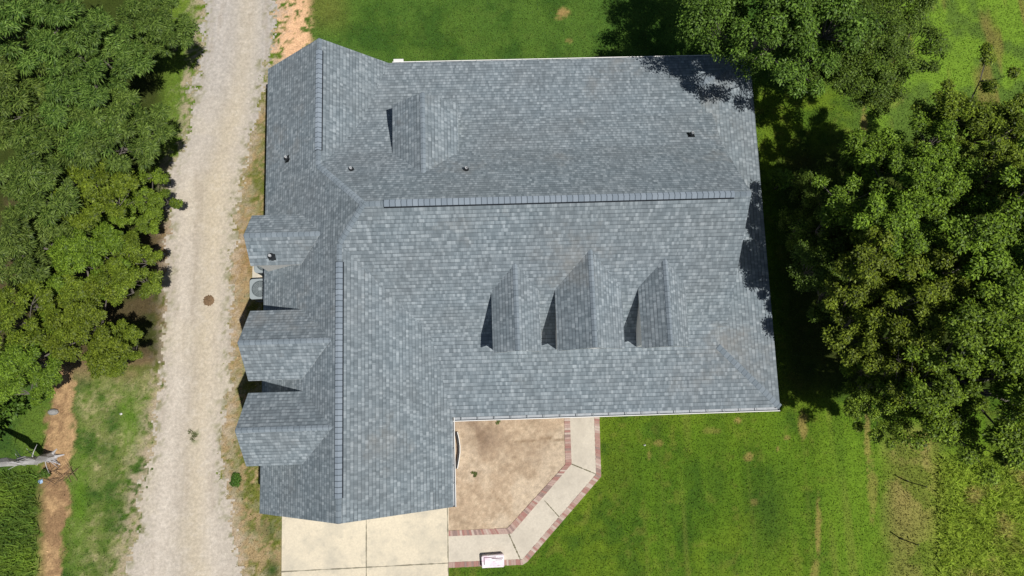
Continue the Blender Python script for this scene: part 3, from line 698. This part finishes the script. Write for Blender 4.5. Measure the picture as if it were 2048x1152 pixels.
for c, hf, rz, ez in ((.85, .86, 5.61, 4.84), (3.48, 1.2, 5.92, 4.86), (6.15, .85, 5.62, 4.85)): gabled('dormer', 1, c, hf, rz, ez, 1.78, None, ySlope, 1)
gabled('dormer', 1, -2.28, 1.22, 5.89, 4.87, 11.14, None, yNslope, 1)
for c, hf, rz, ez, fr_, xo in ((6.12, .93, 5.55, 4.74, -8.62, 0), (2.31, 1.23, 6.0, 4.83, -8.56, 0), (-.58, 1.24, 6.06, 4.88, -8.54, 0)):
    def xf(z, c=c):
        # follow the west slope at this spot
        n, p = nW, V['W1']; return p.x - (n.z * (z - p.z) + n.y * (c - p.y)) / n.x
    gabled('cross_gable', 0, c, hf, rz, ez, fr_, None, xf, 1, True)

# roof penetrations
def vent(px, py, n, p0, r=.045, h=.28, big=1.0):
    q = onpl(px, py, np.array(n), float(n.dot(p0))); e = empty('vent_pipe', q); e.parent = house
    t1_ = Vector((0, 0, 1)).cross(n).normalized(); t2_ = n.cross(t1_)
    b = MB(); s = .13; b.poly([n * .012 + t1_ * a * s + t2_ * c * s for a, c in ((-1, -1), (1, -1), (1, 1), (-1, 1))])
    b.lathe((0, 0, 0), [(r * 2.1 * big, -.06), (r * 2.0 * big, .05), (r * 1.9 * big, h * .5), (r * 1.05, h * .72)], 14); b.build('flashing_boot', M['black'], e)
    b = MB(); b.lathe((0, 0, 0), [(r, 0), (r, h), (r * .7, h), (r * .7, h - .1), (0, h - .1)], 14); b.build('pipe', M['pipe'], e)
vent(575, 318, nW, V['SW']); vent(704, 340, nN, V['PK']); vent(933, 340, nN, V['PK']); nMid = nrm(V['VB_N'], V['GBN'], V['GCN']); vent(1382, 270, nMid, V['GBN'])
gn = nrm(Vector((-8.6, 6.12, 5.55)), Vector((-8.6, 5.19, 4.74)), Vector((-6, 6.12, 5.55))); vent(544, 514, gn, Vector((-8.6, 6.12, 5.55)), .05, .3, 1.25)

# ------------------------------------------------------------------ air conditioners
def ac(loc, rz, label):
    e = empty('air_conditioner', loc, rz, label=label, cat='air conditioner', group='condensers on the pad by the west wall')
    W_, hh = .41, .82
    def rr(w_, c): 
        pts = []
        for cx, cy, a0 in ((w_ - c, w_ - c, 0), (-w_ + c, w_ - c, 90), (-w_ + c, -w_ + c, 180), (w_ - c, -w_ + c, 270)):
            for k in range(5): a = math.radians(a0 + 22.5 * k); pts.append((cx + c * math.cos(a), cy + c * math.sin(a)))
        return pts
    b = MB(); b.prism(rr(W_, .1), 0.04, hh - .05); b.build('coil_cabinet', M['acdark'], e)
    b = MB(); b.prism(rr(W_ + .012, .11), hh - .07, hh); b.prism(rr(W_ + .012, .11), 0, .06)
    for k in range(4):
        a = math.radians(45 + 90 * k); x, y = math.cos(a) * (W_ + .09), math.sin(a) * (W_ + .09); b.box((x - .03, y - .03, .05), (x + .03, y + .03, hh - .02))
    b.build('casing', M['acgrey'], e)
    b = MB(); b.lathe((0, 0, hh), [(.345, .003), (.335, .025), (.31, .03), (.30, .004), (.0, .003)], 36); b.build('fan_shroud', M['acdark'], e)
    b = MB()
    for r_ in (.09, .15, .21, .27): b.lathe((0, 0, hh + .035), [(r_ - .006, 0), (r_, .008), (r_ + .006, 0)], 30)
    for k in range(8): a = k * math.pi / 4; b.tube([(math.cos(a) * .05, math.sin(a) * .05, hh + .04), (math.cos(a) * .315, math.sin(a) * .315, hh + .03)], .006, 4)
    b.lathe((0, 0, hh + .03), [(.0, .035), (.06, .03), (.08, .005), (.08, -.02)], 20); b.build('fan_guard', M['acgrey'], e)
p = G(521, 578, .82); ac((p.x, p.y, .06), .03, 'grey air conditioner fully in view on the pad by the eave')
p = G(530, 526, .82); ac((p.x, p.y, .06), 0, 'grey air conditioner mostly hidden under the northern cross gable')
b = MB(); a_, c_ = G(506, 500), G(506, 600); b.box((a_.x + .02, c_.y, -.05), (-8.1, a_.y, .06)); tag(b.build('concrete_pad', M['drive']), 'cream concrete pad under the two air conditioners', 'concrete pad')

# ------------------------------------------------------------------ small things
p = G(986, 1122, .3)
e = empty('shingle_package', (p.x, p.y, .045), .02, label='white and pink plastic wrapped package lying on the brick edging of the path', cat='package')
b = MB(); pts = [(-.44, -.24), (.40, -.25), (.44, -.21), (.45, .18), (.41, .23), (-.40, .22), (-.45, .17)]; b.prism(pts, 0, .27)
b.poly([(x * .97, y * .95, .278 + (.012 if i % 2 else .0)) for i, (x, y) in enumerate(pts)], 0); b.build('wrap', M['pack'], e)
b = MB(); b.box((-.36, -.12, .29), (-.335, .14, .296)); b.box((-.36, .14, .29), (.12, .165, .296)); b.box((-.05, .085, .291), (.40, .115, .298)); b.box((.1, .03, .29), (.36, .045, .296)); b.build('printed_stripe', plain('maroon_print', (.10, .02, .05), .5), e)
# curved edging by the bed
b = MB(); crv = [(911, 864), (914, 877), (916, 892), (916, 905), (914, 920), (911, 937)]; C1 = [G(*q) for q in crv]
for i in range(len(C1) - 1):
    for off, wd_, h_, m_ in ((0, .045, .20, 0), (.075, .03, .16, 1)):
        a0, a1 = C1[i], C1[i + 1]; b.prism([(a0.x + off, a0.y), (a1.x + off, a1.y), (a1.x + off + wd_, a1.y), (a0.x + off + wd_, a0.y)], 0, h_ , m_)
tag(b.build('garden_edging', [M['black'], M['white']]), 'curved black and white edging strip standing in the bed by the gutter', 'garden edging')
# mound
p = G(418, 601); b = MB()
e = empty('soil_mound', (p.x, p.y, .015), label='small round brown mound on the gravel drive', cat='mound')
b.lathe((0, 0, 0), [(.24, -.01), (.2, .02), (.13, .045), (.06, .06), (0, .062)], 30)
b.v = [(x * (1 + .12 * math.sin(x * 60 + y * 47)), y * (1 + .12 * math.sin(y * 55 - x * 71)), z + .02 * math.sin(x * 90) * math.sin(y * 83) * (z > .01)) for x, y, z in b.v]; b.build('mound_base', M['soilmound'], e)
def post(px, py, lean, h_, label):
    p = G(px, py); e = empty('fence_post', p, label=label, cat='fence post', group='bare metal posts in the rough grass'); b = MB(); t = Vector((lean[0], lean[1], h_))
    for (x0, x1, y0, y1) in ((-.028, .028, -.006, .006), (-.006, .006, -.028, .0)): 
        lo = [Vector((x0, y0, -.1)), Vector((x1, y0, -.1)), Vector((x1, y1, -.1)), Vector((x0, y1, -.1))]; up_ = [q + t + Vector((0, 0, .1)) for q in lo]
        b.poly(lo[::-1]); b.poly(up_)
        for i in range(4): b.poly([lo[i], lo[(i + 1) % 4], up_[(i + 1) % 4], up_[i]])
    b.build('post_shaft', M['metal'], e)
    b = MB(); b.box((-.06, -.012, .0), (.06, .012, .12)); b.build('anchor_plate', M['metal'], e)
post(1811, 961, (.03, -.10), 1.4, 'dark thin metal post in the straw beside the oaks'); post(1801, 1077, (.02, -.02), 1.22, 'dark thin metal post nearer the bottom edge of the rough field')
# litter and stone
p = G(108, 824); b = MB(); b.lathe((p.x, p.y, 0), [(.16, -.02), (.17, .08), (.12, .16), (.05, .2), (0, .19)], 9, sx=1.3, sy=.8); tag(b.build('stone', M['stone']), 'grey stone lying on the brown straw lane', 'stone')
def litter(px, py, s, mat, label, nm='litter'):
    p = G(px, py); b = MB(); n = 7; pts = [(p.x + s * rnd.uniform(.5, 1) * math.cos(k * 6.28 / n) * 1.4, p.y + s * rnd.uniform(.5, 1) * math.sin(k * 6.28 / n)) for k in range(n)]
    c = (p.x, p.y, .10)
    for k in range(n): a0, a1 = pts[k], pts[(k + 1) % n]; b.poly([(*a0, .03), (*a1, .05), c])
    tag(b.build(nm, mat), label, 'litter')
litter(83, 962, .12, M['blue'], 'scrap of pale blue plastic at the edge of the straw lane', 'plastic_scrap')
litter(243, 828, .06, M['litter'], 'white scrap on the grass verge west of the drive', 'paper_scrap')
litter(1289, 890, .05, M['litter'], 'white scrap on the front lawn', 'paper_scrap')
# brush pile
p = G(128, 948); b = MB()
for i in range(18):
    a = rnd.uniform(0, 6.28); L = rnd.uniform(.2, .5); c = Vector((p.x + rnd.uniform(-.5, .4), p.y + rnd.uniform(-.4, .4), rnd.uniform(.04, .22))); d = Vector((math.cos(a), math.sin(a), rnd.uniform(-.1, .25))) * L
    b.tube([c - d, c + d * .1 + Vector((.03, .02, .03)), c + d], [.012, .009, .004], 5)
tag(b.build('brush_pile', M['stick']), 'pile of dead brown branches on the straw lane', 'brush pile')

# ------------------------------------------------------------------ trees
def leafset(r, centers, rad, per, ll, lw, radial, flat, c0, c1, upb=.35):
    """leaf faces round clump centres; returns vertices (4 per leaf) and colours"""
    nC = len(centers); idx = np.repeat(np.arange(nC), per); n = len(idx)
    d = r.normal(size=(n, 3)); d[:, 2] = d[:, 2] * .8 + upb; d /= np.linalg.norm(d, axis=1)[:, None]
    rr = rad[idx] * r.random(n) ** .5 * r.uniform(.8, 1.25, n)
    p = centers[idx] + d * rr[:, None] * np.array([1, 1, flat])
    nn = d * .5 + np.array([0, 0, .75]) + r.normal(size=(n, 3)) * .42; nn /= np.linalg.norm(nn, axis=1)[:, None]
    t = d * radial + r.normal(size=(n, 3)) * (1.05 - radial); t -= nn * np.sum(t * nn, 1)[:, None]; t /= np.linalg.norm(t, axis=1)[:, None] + 1e-9
    s = np.cross(nn, t); L = ll * r.uniform(.6, 1.35, n)[:, None]; W = lw * r.uniform(.6, 1.3, n)[:, None]
    droop = np.array([0, 0, -1]) * L * .18
    q = np.stack([p, p + t * L * .45 + s * W, p + t * L + droop, p + t * L * .45 - s * W], 1).reshape(-1, 3)
    k = r.random(n)[:, None]; cl = r.uniform(.78, 1.22, nC)[idx][:, None]
    c = (np.array(c0) * (1 - k) + np.array(c1) * k) * cl * r.uniform(.75, 1.25, n)[:, None]
    return q, np.repeat(np.clip(c, .003, 1), 4, axis=0)

def tree_meshes(seed, R, h, cd, ncl, per, ll, lw, radial, c0, c1, mat, lobes=7, crf=.26, bark='bark'):
    r = np.random.default_rng(seed); rn = random.Random(seed)
    cz = h - cd                                         # underside of the crown
    # big lobes first, clumps on the lobes: uneven outline
    lob = []
    for i in range(lobes):
        a = 2 * math.pi * (i + rn.uniform(-.3, .3)) / lobes; q = rn.uniform(.42, .72) if i else .1
        lob.append((Vector((math.cos(a) * R * q, math.sin(a) * R * q, cz + cd * rn.uniform(.22, .72))), R * rn.uniform(.28, .48)))
    lob.append((Vector((rn.uniform(-.1, .1) * R, rn.uniform(-.1, .1) * R, cz + cd * .68)), R * .42)); lob.append((Vector((rn.uniform(-.2, .2) * R, rn.uniform(-.2, .2) * R, cz + cd * .62)), R * .36))
    cen = []; lid = []
    for j in range(ncl):
        k = rn.randrange(len(lob)); L, lr = lob[k]
        d = Vector((rn.gauss(0, 1), rn.gauss(0, 1), rn.gauss(.7, .7))).normalized(); rr = lr * rn.uniform(.42, 1.12)
        q = L + Vector((d.x * rr, d.y * rr, d.z * rr * .8)); hr = math.hypot(q.x, q.y) / (R * rn.uniform(.88, 1.0)); q = Vector((q.x / max(1, hr), q.y / max(1, hr), q.z)); q.z = min(q.z, h - .1); q.z = max(q.z, cz * .9)
        cen.append(q); lid.append(k)
    C_ = np.array([tuple(q) for q in cen]); rad = r.uniform(.65, 1.25, ncl) * R * crf
    v, c = leafset(r, C_, rad, per, ll, lw, radial, .75, c0, c1)
    lm = np_mesh('crown', v, 4, mat, c)
    b = MB(); tr = h * .016 + .03
    lob = [(a_ - Vector((0, 0, .4 * b_)), b_) for a_, b_ in lob]
    top = Vector((rn.uniform(-.15, .15) * R, rn.uniform(-.15, .15) * R, cz + cd * .35)); mid = Vector((rn.uniform(-.1, .1), rn.uniform(-.1, .1), cz * .8))
    b.foot = (mid, top, tr)
    tops = []
    for k, (L, lr) in enumerate(lob):
        st = mid.lerp(top, rn.uniform(.4, 1)); m1 = st.lerp(L, .5) + Vector((rn.uniform(-.1, .1), rn.uniform(-.1, .1), -.12)) * R * .6
        b.tube([st, m1, L], [tr * .42, tr * .24, tr * .12], 6)
    for q, k in zip(cen, lid):
        L = lob[k][0]; m1 = L.lerp(q, .5) + Vector((rn.uniform(-.1, .1), rn.uniform(-.1, .1), rn.uniform(-.1, .1))) * R * .3
        b.tube([L, m1, q], [tr * .12, tr * .08, tr * .04], 4, cap=False)
    return lm, b, bark

def plant_tree(name, protos, i, crown_px, crown_z, scale, rz, label, cat='tree', group=None, lean=(0, 0), tint=None):
    lm, wb, foot = protos[i]
    p = G(crown_px[0], crown_px[1], crown_z)
    e = empty(name, (p.x - lean[0], p.y - lean[1], 0), rz, label=label, cat=cat, group=group); e.scale = scale if hasattr(scale, '__len__') else (scale,) * 3
    out = Vector((p.x, p.y, 0)).normalized() * (1.3 if p.x < 0 else 1.6); out.rotate(Matrix.Rotation(-rz, 3, 'Z')); mid, top, tr = foot
    b = MB(); b.tube([out + Vector((0, 0, -.15)), out * .98 + Vector((0, 0, .12)), out * .45 + mid * .6, mid, top], [tr * 1.5, tr * 1.1, tr * .9, tr * .8, tr * .45], 9); b.build('trunk', M['bark'], e)
    for nm, src in (('crown', lm), ('branches', wb)):
        o = src.copy(); Cc.objects.link(o); o.parent = e; o.name = nm
    return e
def protos_of(specs):
    out = []
    for s in specs:
        lm, b, bk = tree_meshes(**s); lo = bpy.data.objects.new('crown', lm); me = b.build('branches', M[bk]); out.append((lo, me, b.foot))
    return out
# thicket trees west of the drive: narrow feathery leaflets / small olive leaves
WA = dict(c0=(.022, .050, .006), c1=(.155, .225, .042)); WB = dict(c0=(.035, .065, .005), c1=(.175, .250, .024)); OK_ = dict(c0=(.035, .065, .006), c1=(.205, .300, .026)); OD = dict(c0=(.026, .055, .006), c1=(.140, .225, .030))
west = protos_of([dict(seed=31 + i, R=2.1, h=7.2, cd=3.6, ncl=62, per=420, ll=.15, lw=.019, radial=.85, mat=M['leafA'], lobes=8, crf=.135, **WA) for i in range(3)] +
                 [dict(seed=51 + i, R=1.9, h=6.0, cd=3.2, ncl=74, per=430, ll=.095, lw=.024, radial=.6, mat=M['leafB'], lobes=8, crf=.120, **WB) for i in range(3)])
oaks = protos_of([dict(seed=71 + i, R=3.3, h=10.0, cd=5.0, ncl=190, per=400, ll=.10, lw=.028, radial=.55, mat=M['leafB'], lobes=11, crf=.092, **OK_) for i in range(3)] +
                 [dict(seed=91 + i, R=3.3, h=8.5, cd=4.6, ncl=210, per=380, ll=.095, lw=.026, radial=.55, mat=M['leafA'], lobes=10, crf=.11, **OD) for i in range(2)])
WL = [ # crown px, z, proto, scale, rotation, label
    ((288, 30), 5.2, 0, .74, .3, 'dark green tree at the top of the thicket, nearest the gravel drive'),
    ((185, 74), 5.2, 1, .92, 1.2, 'feathery green tree second from the drive along the top edge'),
    ((60, 50), 5.2, 2, 1.05, 2.2, 'feathery tree filling the top left corner of the thicket'),
    ((35, 190), 5.0, 0, .95, 3.4, 'feathery tree at the left edge just below the corner tree'),
    ((150, 215), 5.4, 1, .95, 4.1, 'feathery tree in the middle of the upper thicket'),
    ((240, 275), 5.0, 2, .90, 5.0, 'rounded green tree bulging furthest towards the gravel drive'),
    ((75, 335), 5.4, 0, .95, 5.9, 'tall feathery tree at the left, level with the two roof pipes'),
    ((185, 365), 5.0, 3, .95, .7, 'yellow green tree south of the bulging tree'),
    ((258, 388), 4.2, 4, .70, 2.4, 'low bushy tree with its shadow on the edge of the drive, north of the gap'),
    ((45, 470), 5.0, 1, .90, 1.9, 'dark tree with pale bare limbs at the left edge'),
    ((150, 500), 4.8, 5, .92, 3.0, 'olive green tree in the middle of the lower thicket'),
    ((225, 545), 4.2, 3, .80, 4.4, 'olive tree beside the bare soil patch, level with the air conditioners'),
    ((60, 610), 4.6, 4, .95, 5.3, 'olive tree at the left edge of the lower thicket'),
    ((170, 650), 4.0, 5, .90, .2, 'yellow green tree near the lower end of the thicket'),
    ((235, 690), 3.0, 3, .66, 1.1, 'low shrubby tree at the lower corner of the thicket nearest the drive'),
    ((60, 725), 3.6, 5, .85, 2.0, 'low olive tree at the bottom left of the thicket'),
]
for c, z, i, s, rz, lb in WL: plant_tree('thicket_tree', west, i, c, z * .8, (s * 1.12, s * 1.12, s * .82), rz, lb, group='trees of the thicket west of the drive')
ER = [
    ((1556, 22), 6.2, 3, 1.08, .4, 'dark green tree leaning over the north east corner of the roof'),
    ((1705, 90), 5.0, 4, .88, 2.1, 'dark green tree east of the one over the roof corner'),
    ((1975, 270), 6.5, 0, .85, 1.0, 'oak at the right edge beside the bright meadow'),
    ((1800, 400), 6.4, 1, .92, 2.6, 'oak casting its shadow on the east roof edge by the ridge'),
    ((1985, 520), 7.2, 2, 1.05, 4.0, 'tall oak at the right edge with pale limbs showing'),
    ((1790, 620), 6.2, 0, .92, 5.2, 'oak shading the middle of the east roof edge'),
    ((1960, 770), 6.6, 1, 1.0, .9, 'oak at the right edge above the rough field'),
    ((1685, 425), 4.2, 3, .66, .8, 'low tree in the shade between the meadow gap and the oaks'),
    ((1665, 520), 4.2, 4, .78, 2.9, 'low dim tree in the deep shade beside the east eave'),
    ((1800, 770), 5.0, 2, .72, 3.1, 'smaller oak at the south west corner of the oak group'),
]
for c, z, i, s, rz, lb in ER: plant_tree('oak_tree' if 'oak' in lb.split()[0:2] or 'oak' in lb else 'broadleaf_tree', oaks, i, c, z, s, rz, lb, group='trees east of the house')
for lo, me, _h_ in west + oaks: bpy.data.objects.remove(me); bpy.data.objects.remove(lo)
# standing trunk at the left edge, crown out of the picture
p = G(104, 915); e = empty('dead_tree', p, label='pale bare standing trunk at the left edge beside the straw lane', cat='tree'); b = MB()
b.tube([(0, 0, -.1), (.02, 0, .15), (.0, .02, .5), (-.05, -.02, .9), (-.04, -.03, 1.2), (-.1, .03, 1.7), (-.1, -.01, 2.1), (-.12, .03, 2.6), (-.3, 0, 5.0), (-.5, .1, 7.5)], [.24, .17, .15, .155, .13, .14, .12, .12, .09, .04], 10)
b.v = [(x + .05 * math.sin(z * 9 + x * 31) * math.sin(y * 40 + z * 5), y + .05 * math.sin(z * 13 + y * 37), z) for x, y, z in b.v]; b.build('trunk', M['palebark'], e)
b = MB()
for a, L in ((.2, .5), (1.1, .38), (-.7, .45)): b.tube([(0, 0, .1), (math.cos(a) * L * .5, math.sin(a) * L * .5, .12), (math.cos(a) * L, math.sin(a) * L, .0)], [.09, .06, .02], 6)
b.build('root_flare', M['palebark'], e); 
for i in range(16):
    z = .25 + i * .19 if i < 12 else 2.6 + (i - 12); a = rnd.uniform(0, 6.28); L = rnd.uniform(.25, .7); q = Vector((-.05 * z, 0, z)); d = Vector((math.cos(a), math.sin(a), rnd.uniform(-.1, .5))) * L
    b = MB(); b.tube([q, q + d * .5 + Vector((0, 0, .05)), q + d], [.028, .014, .004], 5); b.build('bare_branch', M['palebark'], e)
# low plants
def weed(name, px, py, R, h, n, label, cat, c0=(.04, .10, .012), c1=(.10, .18, .03), ll=.09, lw=.02, group=None):
    p = G(px, py); r = np.random.default_rng(int(px * 7 + py)); m = max(3, int(n / 60)); C_ = np.stack([r.normal(0, R * .45, m), r.normal(0, R * .45, m), r.uniform(.05, h, m)], -1)
    v, c = leafset(r, C_, np.full(m, R * .4), 60, ll, lw, .6, .6, c0, c1); v[:, 2] = np.maximum(v[:, 2], .01)
    o = bpy.data.objects.new(name, np_mesh(name, v, 4, M['weed'], c)); Cc.objects.link(o); o.location = p; return tag(o, label, cat, group)
weed('weed', 470, 960, .22, .12, 480, 'dark green weed clump between the drive and the south west roof corner', 'weed')
weed('weed', 996, 846, .16, .08, 240, 'small green weed in the bed close under the porch gutter', 'weed', (.09, .12, .03), (.15, .18, .05), .05, .01)
weed('weed', 950, 949, .13, .06, 240, 'small green weed in the open middle of the tan bed', 'weed', (.07, .10, .025), (.14, .17, .05), .05, .01)
weed('weed', 388, 873, .26, .05, 260, 'flat weed growing on the gravel drive', 'weed', (.09, .12, .04), (.15, .18, .07), .05, .012)
weed('shrub', 14, 830, .75, 1.9, 2600, 'leafy shrub at the left edge beside the bare trunk', 'shrub', (.04, .09, .01), (.10, .18, .02), .16, .05)
weed('shrub', 96, 940, .22, .7, 360, 'dark leafy sprig at the foot of the bare trunk', 'shrub')
p = G(1548, 378); e = empty('sapling', p, label='small bright green sapling in the shade between roof edge and oaks', cat='sapling'); b = MB()
b.tube([(0, 0, -.05), (.04, .02, .7), (0, .05, 1.5)], [.025, .018, .008], 6); b.build('stem', M['bark'], e)
r = np.random.default_rng(8); C_ = np.stack([r.normal(0, .2, 9), r.normal(0, .2, 9), r.uniform(.7, 1.8, 9)], -1); v, c = leafset(r, C_, np.full(9, .2), 60, .12, .04, .6, .6, (.07, .16, .012), (.13, .26, .03))
o = bpy.data.objects.new('foliage', np_mesh('foliage', v, 4, M['weed'], c)); Cc.objects.link(o); o.parent = e
